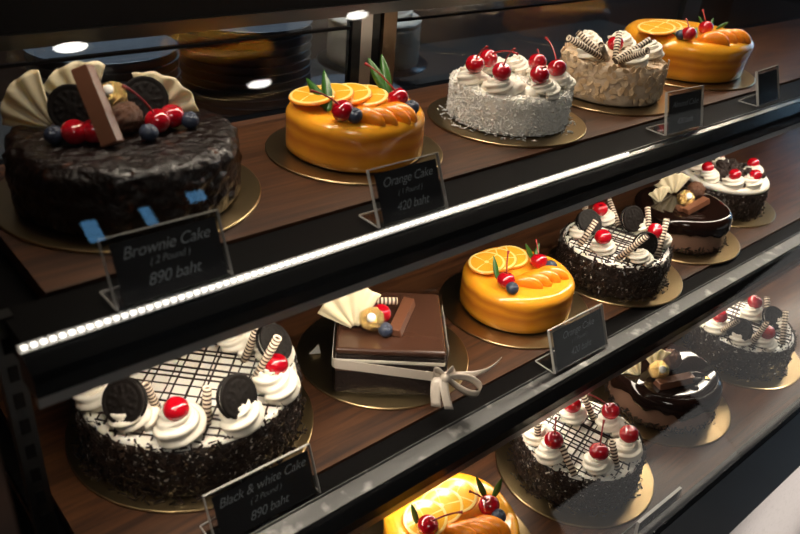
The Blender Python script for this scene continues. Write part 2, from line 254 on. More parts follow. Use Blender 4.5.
def tube(pts, rad, n=8, sect=None):
    """tube along pts; rad a number or a list; closed ends"""
    pts = [V(p) for p in pts]; m = len(pts); v = []; f = []
    px = None
    for i, p in enumerate(pts):
        t = pts[min(i + 1, m - 1)] - pts[max(i - 1, 0)]
        if px is None: x, y = frame_at(t)
        else:
            t = t.normalized(); x = (px - t * px.dot(t)).normalized(); y = t.cross(x)
        px = x; r = rad[i] if isinstance(rad, list) else rad
        for k in range(n):
            a = 2 * PI * k / n; rr = r * (sect(a, i / (m - 1)) if sect else 1)
            v.append(p + x * (rr * math.cos(a)) + y * (rr * math.sin(a)))
    for i in range(m - 1):
        for k in range(n): f.append((i * n + k, i * n + (k + 1) % n, (i + 1) * n + (k + 1) % n, (i + 1) * n + k))
    f.append(tuple(range(n - 1, -1, -1))); f.append(tuple((m - 1) * n + k for k in range(n)))
    return v, f

def sphere(n=24, m=14, fn=None):
    prof = [(max(1e-5, math.sin(PI * i / m)), -math.cos(PI * i / m)) for i in range(m + 1)]
    return lathe(prof, n, fn)

def slab(grid, th):
    """grid[i][j] of points -> closed sheet of thickness th"""
    R, S = len(grid), len(grid[0]); top = []; bot = []
    for i in range(R):
        for j in range(S):
            du = V(grid[min(i + 1, R - 1)][j]) - V(grid[max(i - 1, 0)][j]); dv = V(grid[i][min(j + 1, S - 1)]) - V(grid[i][max(j - 1, 0)])
            nn = du.cross(dv); nn = nn.normalized() if nn.length > 1e-12 else V((0, 0, 1))
            top.append(V(grid[i][j]) + nn * th / 2); bot.append(V(grid[i][j]) - nn * th / 2)
    v = top + bot; o = R * S; f = []
    for i in range(R - 1):
        for j in range(S - 1):
            a, b, c, d = i * S + j, i * S + j + 1, (i + 1) * S + j + 1, (i + 1) * S + j
            f.append((a, d, c, b)); f.append((o + a, o + b, o + c, o + d))
    for i in range(R - 1):
        for j in (0, S - 1):
            a, b = i * S + j, (i + 1) * S + j
            f.append((a, b, o + b, o + a) if j else (a, o + a, o + b, b))
    for j in range(S - 1):
        for i in (0, R - 1):
            a, b = i * S + j, i * S + j + 1
            f.append((a, b, o + b, o + a) if not i else (a, o + a, o + b, b))
    return v, f

def mesh_of(name, vf, m, smooth=True):
    me = bpy.data.meshes.new(name); me.from_pydata([tuple(q) for q in vf[0]], [], vf[1]); me.materials.append(m)
    if smooth: me.polygons.foreach_set('use_smooth', [True] * len(me.polygons))
    me.update(); return me

def rot_to(d, roll=0.):
    return V(d).to_track_quat('Z', 'Y').to_matrix().to_4x4() @ Matrix.Rotation(roll, 4, 'Z')

# ------------------------------------------------------------------ toppings (mesh shared, each piece an object of its own)
def cherry_shape(x, y, z, a):
    d = 1 - .22 * math.exp(-((x * x + y * y) / .12)) * (1 if z > 0 else .25)
    return (x * 1.03, y * 1.03, z * .95 * d)
ME = {}
ME['cherry'] = mesh_of('cherry', sphere(28, 18, cherry_shape), M['cherry'])
def berry_shape(x, y, z, a):
    r = math.hypot(x, y)
    if z > 0 and r < .5: z = z * (.8 + .22 * (r / .5)) + (.1 * (1 + math.cos(5 * a)) / 2 if .22 < r < .45 else 0)
    return (x, y, z * .88)
ME['berry'] = mesh_of('blueberry', sphere(30, 22, berry_shape), M['berry'])

def swirl_shape(seed=0):
    n, turns = 76, 2.35; pts = []; rad = []
    for i in range(n):
        t = i / (n - 1); R = .60 * (1 - t) ** .85; a = 2 * PI * turns * t + seed
        pts.append(V((R * math.cos(a), R * math.sin(a), .26 + .75 * t ** 1.15)))
        rad.append(.40 * (1 - .72 * t ** 1.5) * min(1, .5 + t * 8) * (1 if t < .93 else (1 - t) / .07 * .8 + .2))
    return tube(pts, rad, 40, lambda a, t: 1 + .20 * math.cos(6 * a + 30 * t) * (1 if t < .9 else .4))
for s in range(3): ME['swirl%d' % s] = mesh_of('cream_swirl', swirl_shape(s * 2.1), M['cream'])

def cookie_disc():
    v = []; f = []; n = 72; rings = [0, .12, .2, .28, .36, .44, .52, .6, .66, .72, .78, .83, .88, .93, .97, 1.0]
    def h(r, a):
        z = .17
        if r > .83: z += .03 * (1 if math.cos(36 * a) > 0 else -.4)
        elif .75 < r < .82: z -= .025
        elif .5 < r <= .75: z += .045 * max(0, math.cos(12 * a)) * math.cos((r - .63) / .13 * PI / 2)
        elif .3 < r <= .5: z += .045 * max(0, math.cos(6 * a + .5))
        elif r < .22: z += .035
        return z
    for r in rings:
        for k in range(n):
            a = 2 * PI * k / n; v.append((r * math.cos(a), r * math.sin(a), h(r, a) if r < 1 else .13))
    m = len(rings)
    for k in range(n): v.append((math.cos(2 * PI * k / n), math.sin(2 * PI * k / n), 0))
    for k in range(n): v.append((0, 0, 0))
    for i in range(m + 1):
        for k in range(n): f.append((i * n + k, (i + 1) * n + k, (i + 1) * n + (k + 1) % n, i * n + (k + 1) % n))
    return v, f
def cookie_mesh():
    v, f = cookie_disc(); mb = MB()
    mb.add([(x, y, z + .1) for x, y, z in v], [tuple(reversed(q)) for q in f]); mb.add([(x, -y, -z - .1) for x, y, z in v], [tuple(reversed(q)) for q in f])
    return mesh_of('sandwich_cookie', (mb.v, mb.f), M['cookie'])
ME['cookie'] = cookie_mesh()
ME['cookiecream'] = mesh_of('cookie_cream', lathe([(.001, -.1), (.9, -.1), (.93, -.05), (.93, .05), (.9, .1), (.001, .1)], 40), M['cookiecream'])
def stick_shape(L):
    r = .0041
    return lathe([(.0012, .0003), (r, 0), (r, L), (r * .8, L), (r * .55, L - .002), (.0006, L - .004)], 18)
def foil_shape(x, y, z, a):
    d = 1 + .07 * noise.noise(V((x * 3.2, y * 3.2, z * 3.2))) + .06 * abs(noise.noise(V((x * 8, y * 8, z * 8 + 4))))
    return (x * d, y * d, z * d * .95)
ME['foil'] = mesh_of('foil_wrapped_ball', sphere(40, 26, foil_shape), M['foil'], False)
def nut_shape(x, y, z, a):
    d = 1 + .22 * noise.noise(V((x * 4.5, y * 4.5, z * 4.5))) + .12 * noise.noise(V((x * 11, y * 11, z * 11)))
    return (x * d, y * d, z * d)
ME['nut'] = mesh_of('nut_chocolate_ball', sphere(40, 26, nut_shape), M['nut'])
def crumb_shape(x, y, z, a):
    d = 1 + .4 * noise.noise(V((x * 2.1 + 9, y * 2.1, z * 2.1)))
    return (x * d, y * d, z * d)

def mandarin_shape():
    n = 22; pts = []; rad = []
    for i in range(n):
        t = i / (n - 1); a = (t - .5) * 2.1
        pts.append(V((math.sin(a) * 1.05, 0, math.cos(a) * .75 - .75))); rad.append(max(.02, .40 * math.sin(PI * min(max(t, .01), .99)) ** .55))
    v, f = tube(pts, rad, 18)
    return [(x, y * .82 + .012 * math.sin(40 * x), z + .32) for x, y, z in v], f
ME['mandarin'] = mesh_of('mandarin_segment', mandarin_shape(), M['mandarin'])

def slice_mesh():
    v = []; f = []; mi = []; n = 60
    rings = [(.03, .07, 1), (.12, .06, 0), (.5, .075, 0), (.84, .06, 0), (.9, .06, 1), (.96, .045, 2), (1., 0, 2), (.96, -.06, 2), (.03, -.06, 2)]
    for r, z, _ in rings:
        for k in range(n):
            a = 2 * PI * k / n; v.append((r * math.cos(a), r * math.sin(a), z))
    for i in range(len(rings) - 1):
        for k in range(n):
            f.append((i * n + k, (i + 1) * n + k, (i + 1) * n + (k + 1) % n, i * n + (k + 1) % n))
            q = rings[i][2] if i else 1
            if i in (1, 2) and k % 7.5 == 0: q = 1
            if i == 3: q = 1
            mi.append(q)
    f.append(tuple(range(n))); mi.append(1)
    f = [tuple(reversed(q)) for q in f]
    me = bpy.data.meshes.new('orange_slice'); me.from_pydata(v, [], f)
    for q in ('flesh', 'pith', 'rind'): me.materials.append(M[q])
    me.polygons.foreach_set('material_index', mi); me.update(); return me
ME['slice'] = slice_mesh()

def fan_shape(spread=1.15, pleats=5, ph=0.):
    g = []
    for i in range(13):
        t = i / 12; row = []
        for j in range(41):
            a = (j / 40 - .5) * 2 * spread; r = .12 + .88 * t
            w = .06 * t ** .7 * (1.15 - .5 * t) * math.sin(pleats * (j / 40) * 2 * PI + ph) + .10 * t * t + .06 * t * math.sin(2.3 * a)
            rr = r * (1 + .012 * math.sin(pleats * (j / 40) * 2 * PI + ph + 1) * t + .03 * math.sin(2 * a + ph))
            row.append(V((rr * math.sin(a), w, rr * math.cos(a))))
        g.append(row)
    return slab(g, .035)
ME['fan'] = mesh_of('chocolate_fan', fan_shape(.70, 3.5), M['fan'])
ME['widefan'] = mesh_of('chocolate_fan', fan_shape(.9, 4, .8), M['fan'])

def leaf_shape():
    g = []
    for i in range(15):
        t = i / 14; w = .13 * math.sin(PI * min(1, t * .93 + .05)) ** .8 * (1 - .25 * t)
        g.append([V((s * w, .10 * t * t + abs(s) * w * .45, t)) for s in (-1, -.5, 0, .5, 1)])
    return slab(g, .012)
ME['leaf'] = mesh_of('leaf', leaf_shape(), M['leaf'])

def bar_mesh(L, w=.0085, h=.0085):
    s = [(-w, -h / 2), (w, -h / 2), (w, -h / 2 + .002), (w * .72, h / 2), (-w * .72, h / 2), (-w, -h / 2 + .002)]
    mb = MB(); v = []
    zs = [(0, .86), (.0015, 1), (L - .0015, 1), (L, .86)]
    for z, k in zs: v += [(x * k, y * k, z) for x, y in s]
    f = [tuple(range(6))[::-1], tuple(18 + k for k in range(6))]
    for i in range(3):
        for k in range(6): f.append((i * 6 + k, i * 6 + (k + 1) % 6, (i + 1) * 6 + (k + 1) % 6, (i + 1) * 6 + k))
    return v, f

def put_cherry(par, c, stem=None, r=.0112):
    d = V((random.uniform(-.25, .25), random.uniform(-.25, .25), 1))
    if stem: d = (V(stem) - V(c)).normalized() * .7 + V((0, 0, .6))
    mw = Matrix.Translation(c) @ rot_to(d, random.uniform(0, 6)) @ Matrix.Scale(r, 4)
    o = inst('cherry', ME['cherry'], par, mw)
    if stem:
        a = V(c) + d.normalized() * r * .72; b = V(stem); L = (b - a).length
        mid = (a + b) / 2 + V((0, 0, .16 * L)) + V((random.uniform(-.08, .08), random.uniform(-.08, .08), 0)) * L
        pts = [(1 - t) ** 2 * a + 2 * t * (1 - t) * mid + t * t * b for t in [i / 10 for i in range(11)]]
        v, f = tube(pts, [.00095] * 9 + [.0014, .0018], 7)
        mi = mw.inverted()
        s = link('stem', [mi @ V(q) for q in v], f, M['stem'], o)
    return o
def put_berry(par, c, r=.0082):
    return inst('blueberry', ME['berry'], par, Matrix.Translation(c) @ rot_to(V((random.uniform(-.5, .3), random.uniform(-.9, -.2), 1))) @ Matrix.Scale(r, 4))
def put_swirl(par, c, r):
    return inst('cream_swirl', ME['swirl%d' % random.randrange(3)], par, Matrix.Translation(c) @ Matrix.Rotation(random.uniform(0, 6), 4, 'Z') @ Matrix.Diagonal((r * 1.12, r * 1.12, r * 1.22, 1)))
def put_cookie(par, c, normal, r=.0215):
    o = inst('sandwich_cookie', ME['cookie'], par, Matrix.Translation(c) @ rot_to(normal, random.uniform(0, 6)) @ Matrix.Diagonal((r, r, .0155, 1)))
    inst('cookie_cream', ME['cookiecream'], o)
    return o
def put_stick(par, a, b):
    d = V(b) - V(a); L = round(min(max(d.length + .012, .03), .072), 3)
    k = 'stick%.3f' % L
    if k not in ME: ME[k] = mesh_of('wafer_stick', stick_shape(L), M['wafer'])
    return inst('wafer_stick', ME[k], par, Matrix.Translation(V(a) - d.normalized() * .010) @ rot_to(d))
def put_leaf(par, a, b):
    d = V(b) - V(a); L = d.length
    cam = V((-.6, -.65, .2)); y = -(cam - d.normalized() * cam.dot(d.normalized())).normalized(); z = d.normalized(); x = y.cross(z)
    R = Matrix((x, y, z)).transposed().to_4x4()
    return inst('leaf', ME['leaf'], par, Matrix.Translation(a) @ R @ Matrix.Rotation(random.uniform(-.4, .4), 4, 'Z') @ Matrix.Scale(L, 4))
def put_slice(par, c, normal, r=.0235):
    return inst('orange_slice', ME['slice'], par, Matrix.Translation(c) @ rot_to(normal, random.uniform(0, 1)) @ Matrix.Diagonal((r, r, .03, 1)))
def put_mandarin(par, c, ang, s=.0185):
    return inst('mandarin_segment', ME['mandarin'], par, Matrix.Translation(c) @ Matrix.Rotation(ang, 4, 'Z') @ Matrix.Rotation(random.uniform(-.15, .15), 4, 'X') @ Matrix.Scale(s, 4))
def put_bar(par, a, b, up=(0, 0, 1), w=.0085, h=.009):
    d = V(b) - V(a); z = d.normalized(); u = V(up); y = (u - z * u.dot(z)).normalized(); x = y.cross(z)
    v, f = bar_mesh(d.length, w, h)
    o = link('chocolate_finger', v, f, M['choc'], par, False)
    o.matrix_local = Matrix.Translation(a) @ Matrix((x, y, z)).transposed().to_4x4()
    return o
def put_fan(par, c, s, yaw, lean=0., roll=0., kind='fan'):
    return inst('white_chocolate_fan', ME[kind], par, Matrix.Translation(c) @ Matrix.Rotation(yaw, 4, 'Z') @ Matrix.Rotation(lean, 4, 'X') @ Matrix.Rotation(roll, 4, 'Y') @ Matrix.Scale(s, 4))
def put_foil(par, c, r=.0135, face=(-.5, -.55, .65)):
    o = inst('foil_wrapped_ball', ME['foil'], par, Matrix.Translation(c) @ Matrix.Scale(r, 4))
    o['label'] = 'gold foil wrapped chocolate ball'
    v, f = lathe([(.01, 0), (.36, 0), (.36, .05), (.01, .06)], 20)
    R = rot_to(face); link('round_sticker', [R @ (V(q) + V((0, 0, .99))) for q in v], f, M['paper'], o)
    return o
def put_nut(par, c, r=.0135):
    return inst('nut_chocolate_ball', ME['nut'], par, Matrix.Translation(c) @ Matrix.Rotation(random.uniform(0, 6), 4, 'Z') @ Matrix.Scale(r, 4))

def tops(key, par, skip=()):
    for e in TOPS[key]:
        k = e[0]
        if k in skip: continue
        if k == 'cherry': put_cherry(par, e[1], e[2] if len(e) > 2 else None)
        elif k == 'blueberry': put_berry(par, e[1])
        elif k == 'swirl': put_swirl(par, e[1], e[2])
        elif k == 'stick': put_stick(par, e[1], e[2])
        elif k == 'leaf': put_leaf(par, e[1], e[2])
        elif k == 'foil': put_foil(par, e[1])
        elif k == 'nutball': put_nut(par, e[1])

# ------------------------------------------------------------------ cake bodies
def body_prof(r, h, er=.010, flare=0., n=8):
    p = [(.001, .0004), (r - .002, .0004), (r, .003)]
    for i in range(1, 7): p.append((r + flare * i / 7, .003 + (h - er - .003) * i / 6))
    for i in range(1, n + 1):
        a = PI / 2 * i / n; p.append((r + flare - er + er * math.cos(a), h - er + er * math.sin(a)))
    for q in (.8, .6, .4, .2, .05): p.append(((r + flare - er) * q, h))
    return p
def wob(amp, sc, seed=0., tip=None):
    def fn(x, y, z, a):
        d = amp * noise.noise(V((x * sc + seed, y * sc, z * sc)))
        k = 1.
        if tip: k += tip[1] * math.exp(-(((a - tip[0] + PI) % (2 * PI) - PI) / .45) ** 2)
        r = math.hypot(x, y) + 1e-9
        return (x * k + x / r * d, y * k + y / r * d, z + d * .5 * (z > .02))
    return fn

def board(key, label, r, x=None, y=None):
    cx, cy, cz = CAKES[key][:3]
    o = link('cake_board', *lathe([(.001, 0), (r - .0008, 0), (r, .0006), (r, .0020), (r - .001, .0026), (.001, .0026)], 96), M['gold'], None, False,
             (x if x is not None else cx, y if y is not None else cy, cz - .003 + .0002))
    tag(o, label, 'cake board', 'round gold cake boards')
    o.data.materials.append(M['boardcard'])
    return o

def flakes_on(par, r, h, n, name, m, lo=.002, top=.006, size=(.0045, .009), wid=.0021, tip=0., scatter=True, side_gap=.0):
    mb = MB()
    for i in range(n):
        a = random.uniform(0, 2 * PI); z = random.uniform(lo, h + top * .2)
        rr = r + side_gap + random.uniform(-.0004, .0026)
        if z > h - .002: rr -= random.uniform(0, .006)
        if scatter and i % 13 == 0: z = .0012; rr = r + random.uniform(.001, .009)
        L = random.uniform(*size); w = wid * random.uniform(.6, 1.3); t = .0006
        p = V((rr * math.cos(a), rr * math.sin(a), z))
        tang = V((-math.sin(a), math.cos(a), 0)); out = V((math.cos(a), math.sin(a), 0)); up = V((0, 0, 1))
        th = random.uniform(-PI, PI); d = tang * math.cos(th) + up * math.sin(th) + out * random.uniform(-.3, .75)
        if z < .002: d.z = random.uniform(-.05, .1)
        d.normalize(); s = d.cross(out); s = s.normalized() if s.length > .1 else up; q = d.cross(s)
        R = Matrix((d, s, q)).transposed().to_4x4(); R.translation = p
        if p.z - abs(d.z) * L / 2 < .0005: p.z = abs(d.z) * L / 2 + .001; R.translation = p
        mb.box((-L / 2, -w / 2, -t / 2), (L / 2, w / 2, t / 2), R)
    o = mb.build(name, m, par); o['kind'] = 'stuff'
    return o

def lattice(par, r, z, ang, step=.011, w=.00105):
    mb = MB()
    for fam in range(2):
        A = ang + fam * PI / 2 * .96; d = V((math.cos(A), math.sin(A), 0)); s = V((-d.y, d.x, 0)); k = -r + step * .5
        while k < r:
            L = math.sqrt(max(0, r * r - k * k)) * random.uniform(.93, 1.0)
            if L > .01:
                bend = random.uniform(-.003, .003)
                pts = [s * (k + bend * (1 - t * t) + random.uniform(-.0003, .0003)) + d * (t * L) + V((0, 0, z + (.0004 if fam else 0))) for t in [q / 8 for q in range(-8, 9)]]
                mb.add(*tube(pts, w * random.uniform(.7, 1.25), 6))
            k += step * random.uniform(.8, 1.2)
    return mb.build('chocolate_lattice', M['darkchoc'], par, True)

def black_white(key, name, label, br, blabel, ang, step, nfl, cookie_n=None, bx=None, by=None):
    x, y, z, r, h, t = CAKES[key]
    board(key, blabel, br, bx, by)
    k = thing(name, label, 'cake', (x, y, z), 'black and white cakes')
    link('cake_body', *lathe(body_prof(r - .0015, h, .004), 96, wob(.0008, 40)), M['frost'], k)
    v, f = lathe([(r - .002, .0006), (r, .001), (r + .0004, h * .5), (r - .0002, h - .004), (r - .003, h - .002)], 96, wob(.001, 60)); f = f[:-2]
    link('chocolate_side_coat', v, f, M['sidecoat'], k)
    lattice(k, r - .005, h + .0004, ang, step)
    flakes_on(k, r, h, nfl, 'chocolate_flakes', M['flakes'], size=(.005, .010) if r > .09 else (.004, .008))
    tops(key, k, ('cookie',))
    i = 0
    for e in TOPS[key]:
        if e[0] == 'cookie':
            nrm = cookie_n[i] if cookie_n else (-.6, -.65, .5); i += 1
            put_cookie(k, V(e[1]) - V((0, 0, .002)), nrm, .0205 if r > .09 else .019)
    return k

def orange_cake(key, name, label, br, blabel, tip=None, flare=0., sl=None, mang=-.9, bx=None, by=None, er=.012):
    x, y, z, r, h, t = CAKES[key]
    board(key, blabel, br, bx, by)
    k = thing(name, label, 'cake', (x, y, z), 'orange cakes')
    v, f = lathe(body_prof(r - flare, h, er, flare), 110, wob(.0022, 22, x * 40, tip))
    o = link('glazed_body', v, f, M['orange'], k)
    pr = [(.002, .0002), (r - flare + .003, .0002), (r - flare + .007, .0012), (r - flare + .004, .0026), (r - flare - .002, .0036), (.002, .0036)]
    tops(key, k)
    i = 0; S = [e for e in TOPS[key] if e[0] == 'slice']
    for i, e in enumerate(S):
        nrm = sl[i] if sl else (-.16, .0 - .03 * i, 1.)
        c = V(e[1]); c.z = h + .0035 + .0022 * (len(S) - i)
        put_slice(k, c, nrm, .0245 if r < .09 else .030)
    for e in TOPS[key]:
        if e[0] == 'mandarin':
            c = V(e[1]); rr = math.hypot(c.x, c.y)
            if rr > r - .022: c.x *= (r - .022) / rr; c.y *= (r - .022) / rr
            c.z = h - .002
            put_mandarin(k, c, mang + random.uniform(-.1, .1), .0225 if r < .09 else .026)
    return k

# ------------------------------------------------------------------ the cakes
def cake_root(key, name, label, group=None):
    return thing(name, label, 'cake', CAKES[key][:3], group)

# brownie cake, top shelf
x, y, z, r, h, t = CAKES['A']
board('A', 'large gold cake board under the dark brownie cake', .1193)
k = cake_root('A', 'brownie_cake', 'large glossy dark brownie cake with white fans, cookies, cherries and blueberries')
def brownie_fn(px, py, pz, a):
    d = .0026 * noise.noise(V((px * 38, py * 38, pz * 38))) + .0030 * noise.noise(V((px * 120, py * 120, pz * 120)))
    rr = math.hypot(px, py) + 1e-9
    return (px + px / rr * d, py + py / rr * d, pz + d * .5 * (pz > .01))
bp = body_prof(r, h, .014, 0, 10)
bp = bp[:3] + [(r, .003 + .041 * i / 14) for i in range(1, 15)] + bp[9:]
bp += [(r * .7, h), (r * .5, h), (r * .3, h), (r * .1, h)]; 
bp = bp[:27] + sorted(bp[27:], key=lambda q: -q[0])
link('coated_body', *lathe(bp, 150, brownie_fn), M['brownie'], k)
tops('A', k, ('bar',))
put_bar(k, (-.0272, -.0384, .0615), (-.030, .004, .1165), (-.6, -.65, .35), .0098, .010)
for (c, nrm) in zip([e[1] for e in TOPS['A'] if e[0] == 'cookie'], [(-.55, -.7, .25), (-.25, -.85, .35)]): put_cookie(k, c, nrm, .0205)
for (c, s, ya, le, ro, kd) in (((-.0484, .0313, .057), .050, -.75, .08, -.9, 'fan'), ((-.010, .050, .056), .050, -.75, .08, -.38, 'fan'), ((.0385, .0290, .056), .043, -.75, .1, .55, 'widefan')):
    put_fan(k, c, s, ya, le, ro, kd)

# orange cakes
orange_cake('B', 'orange_cake', 'orange cake with two leaf sprays beside the brownie cake on the top shelf', .0982, 'gold cake board under the first orange cake of the top shelf', mang=-1.1)
orange_cake('H', 'orange_cake', 'round orange cake on the middle shelf right of the ribboned chocolate cake', .101, 'gold cake board under the orange cake of the middle shelf', mang=-1.0)
orange_cake('L', 'orange_cake', 'orange cake on the bottom shelf, cut off by the bottom edge of the picture', .1, 'gold cake board under the orange cake of the bottom shelf', mang=-1.0)
orange_cake('E', 'orange_cake', 'large orange cake at the far right end of the top shelf', .1215, 'gold cake board under the far orange cake of the top shelf', tip=(math.atan2(-.68, .73), .09), flare=.005, mang=-.9, er=.016)

# coconut cake
x, y, z, r, h, t = CAKES['C']
board('C', 'gold cake board under the white coconut cake', .1016)
k = cake_root('C', 'coconut_cake', 'white coconut cake topped with six stemmed cherries')
link('cake_body', *lathe(body_prof(r - .002, h, .006), 96, wob(.002, 45)), M['frost'], k)
def shreds(par, r, h, n, m, name):
    mb = MB()
    for i in range(n):
        a = random.uniform(0, 2 * PI); L = random.uniform(.003, .0065)
        if i % 5: zz = random.uniform(.0015, h); rr = r - .002 + random.uniform(-.0004, .0018)
        else: rr = math.sqrt(random.random()) * (r - .003); zz = h + random.uniform(0, .0012)
        if i % 60 == 0: zz = .0012; rr = r + random.uniform(.001, .012)
        d = V((random.gauss(0, 1), random.gauss(0, 1), random.gauss(0, 1))).normalized()
        if zz < .003: d.z *= .1
        p = V((rr * math.cos(a), rr * math.sin(a), max(zz, .0008 + abs(d.z) * L / 2)))
        R = rot_to(d, random.uniform(0, 3)); R.translation = p
        mb.box((-.0006, -.0003, -L / 2), (.0006, .0003, L / 2), R)
    o = mb.build(name, m, par); o['kind'] = 'stuff'
shreds(k, r, h, 5200, M['coconut'], 'coconut_shreds')
def cream_ring(par, R, z, rad):
    pts = []; n = 260
    for i in range(n + 1):
        a = 2 * PI * i / n; w = 13 * a
        pts.append(((R + .006 * math.cos(w)) * math.cos(a), (R + .006 * math.cos(w)) * math.sin(a), z + rad * .5 + .0035 * math.sin(w)))
    o = link('piped_cream_ring', *tube(pts, rad, 14, lambda a, t: 1 + .12 * math.cos(6 * a)), M['cream'], par)
cream_ring(k, r - .024, h, .0075)
tops('C', k)

# almond cake
x, y, z, r, h, t = CAKES['D']
board('D', 'gold cake board under the almond cake', .1004)
k = cake_root('D', 'almond_cake', 'beige almond flake cake with cream, one cherry and striped wafer sticks')
link('cake_body', *lathe(body_prof(r - .001, h, .005), 96, wob(.002, 50)), M['almondbase'], k)
mb = MB()
for i in range(430):
    a = random.uniform(0, 2 * PI); zz = random.uniform(.006, h + .003); rr = r + random.uniform(-.0005, .0015)
    if i % 6 == 0: rr = r - random.uniform(0, .02); zz = h + .001
    out = V((math.cos(a), math.sin(a), 0)) if i % 6 else V((0, 0, 1))
    nn = (out + V((random.gauss(0, .16), random.gauss(0, .16), random.gauss(0, .16)))).normalized()
    R = rot_to(nn, random.uniform(0, 6)); R.translation = V((rr * math.cos(a), rr * math.sin(a), max(zz, .006)))
    L = random.uniform(.0035, .0058); W = L * random.uniform(.5, .7); q = []
    for zz2 in (-.0004, .0004): q += [R @ V((L * math.cos(b) * (1 - .2 * math.sin(b)), W * math.sin(b), zz2)) for b in [2 * PI * j / 10 for j in range(10)]]
    mb.add(q, [tuple(range(9, -1, -1)), tuple(range(10, 20))] + [(j, (j + 1) % 10, 10 + (j + 1) % 10, 10 + j) for j in range(10)])
o = mb.build('almond_flakes', M['almond'], k); o['kind'] = 'stuff'
tops('D', k)

# black and white cakes
up = lambda n: n
black_white('F', 'black_and_white_cake', 'largest black and white cake, at the left end of the middle shelf', .1222, 'large gold cake board under the largest black and white cake', .82, .0105, 2600,
            [(-.75, -.45, .55), (.25, -.8, .5), (.35, -.6, .65)])
black_white('I', 'black_and_white_cake', 'small black and white cake right of the orange cake on the middle shelf', .0985, 'gold cake board under the small black and white cake of the middle shelf', .35, .0085, 2000,
            [(-.25, -.65, .72), (-.2, -.75, .4), (-.3, -.85, .2)], .9069, .5086)
black_white('M', 'black_and_white_cake', 'black and white cake with stemmed cherries on the bottom shelf, right of the orange cake', .0998, 'gold cake board under the stemmed cherry cake of the bottom shelf', .3, .0088, 2000)
black_white('O', 'black_and_white_cake', 'hazy black and white cake at the far right end of the bottom shelf', .1, 'gold cake board under the farthest cake of the bottom shelf', .35, .0088, 2000,
            [(-.85, .2, .3), (-.2, -.6, .8)])

# square ribboned chocolate cake
x, y, z, r, h, t = CAKES['G']
board('G', 'gold cake board under the square ribboned chocolate cake', .102, .4966, .5467)
k = cake_root('G', 'square_chocolate_cake', 'square dark chocolate cake tied with a cream satin ribbon bow')
RZ = Matrix.Rotation(math.radians(-39), 4, 'Z')
def sq(name, a, b, z0, z1, m, bev=.002, nx=14):
    """bevelled square layer with a slightly uneven outline"""
    mb = MB(); mb.box((-a, -b, z0), (a, b, z1), RZ); o = mb.build(name, m, k); bevel(o, bev, 3); return o
sq('sponge', .0585, .0595, .0003, .030, M['sponge'], .003)
sq('cream_layer', .0588, .0598, .0302, .0330, M['mousse'], .001)
sq('sponge', .0582, .0592, .0337, .0415, M['sponge'], .002)
o = sq('cream_layer', .0590, .0600, .0417, .0462, M['cream'], .0015); o['label'] = 'pale cream layer'
sq('sponge', .0584, .0595, .0464, .0515, M['sponge'], .001)
sq('ganache_top', .0594, .0604, .0517, .060, M['ganache'], .0035)
# clear collar and ribbon round it
def ring_strip(name, a, b, z0, z1, th, m, par, zf=None, rc=.006):
    pts = []
    for cx, cy, a0 in ((a - rc, b - rc, 0), (-a + rc, b - rc, 90), (-a + rc, -b + rc, 180), (a - rc, -b + rc, 270)):
        for q in range(7):
            an = math.radians(a0 + 15 * q); pts.append((cx + rc * math.cos(an), cy + rc * math.sin(an), an))
    n = len(pts); v = []; f = []
    for (px, py, an) in pts:
        for (o_, zz) in ((0, z0), (th, z0), (th, z1), (0, z1)):
            dz = zf(px, py, zz) if zf else 0
            v.append(RZ @ V((px + o_ * math.cos(an), py + o_ * math.sin(an), zz + dz)))
    for i in range(n):
        j = (i + 1) % n
        for q in range(4): f.append((i * 4 + q, j * 4 + q, j * 4 + (q + 1) % 4, i * 4 + (q + 1) % 4))
    return link(name, v, f, m, par, False)
ring_strip('clear_collar', .0615, .0625, .0015, .0575, .0004, M['film'], k, lambda px, py, zz: .006 * (px > .03) * (zz > .03))
rib = ring_strip('ribbon', .0622, .0632, .0305, .0420, .0006, M['ribbon'], k, lambda px, py, zz: -.0065 * px / .06)
rib['label'] = 'cream satin ribbon'
bc = RZ @ V((.060, -.0640, .033))
ri = V((.73, -.68, 0)); upv = V((0, 0, 1)); cd = V((-.60, -.64, .48)); cu_ = V((.33, .36, .87))   # right along the aisle, up, towards the aisle, bow plane up
bc = bc + cd * .006
def strip(name, pts, w, wdir, par, th=.0005):
    g = []
    for i, p in enumerate(pts):
        ww = w[i] if isinstance(w, list) else w; wd = (wdir[i] if isinstance(wdir, list) else wdir).normalized()
        g.append([p - wd * ww / 2, p - wd * ww / 6, p + wd * ww / 6, p + wd * ww / 2])
    return link(name, *slab(g, th), M['ribbon'], par)
def loop(ln, dirx, rise, fat, wd):
    pts = []
    for i in range(25):
        a = -PI + 2 * PI * i / 24; u = (1 + math.cos(a)) / 2
        pts.append(bc + ri * (dirx * ln * u) + cu_ * (rise * u + fat * math.sin(a) * u ** .5) + cd * (.004 * math.sin(a) + .004 * u))
    strip('bow_loop', pts, [.008 + .006 * math.sin(PI * i / 24) for i in range(25)], wd, rib)
loop(.038, 1, -.010, .0105, cd * .75 + cu_ * .65 + ri * .1)
loop(.014, -1, .004, .006, cd * .8 + cu_ * .6)
loop(.016, .55, .008, .006, cd * .8 + cu_ * .5 - ri * .3)
def tail(p1, p2, p3, w, wd):
    f3 = lambda p: bc + ri * p[0] + cu_ * p[1] + cd * p[2]
    P = [bc, f3(p1), f3(p2), f3(p3)]
    pts = [(1 - t) ** 3 * P[0] + 3 * t * (1 - t) ** 2 * P[1] + 3 * t * t * (1 - t) * P[2] + t ** 3 * P[3] for t in [i / 14 for i in range(15)]]
    strip('bow_tail', pts, w, wd, rib)
tail((-.012, .002, .004), (-.012, -.010, .006), (-.008, -.032, .004), .011, ri + cd * .35)
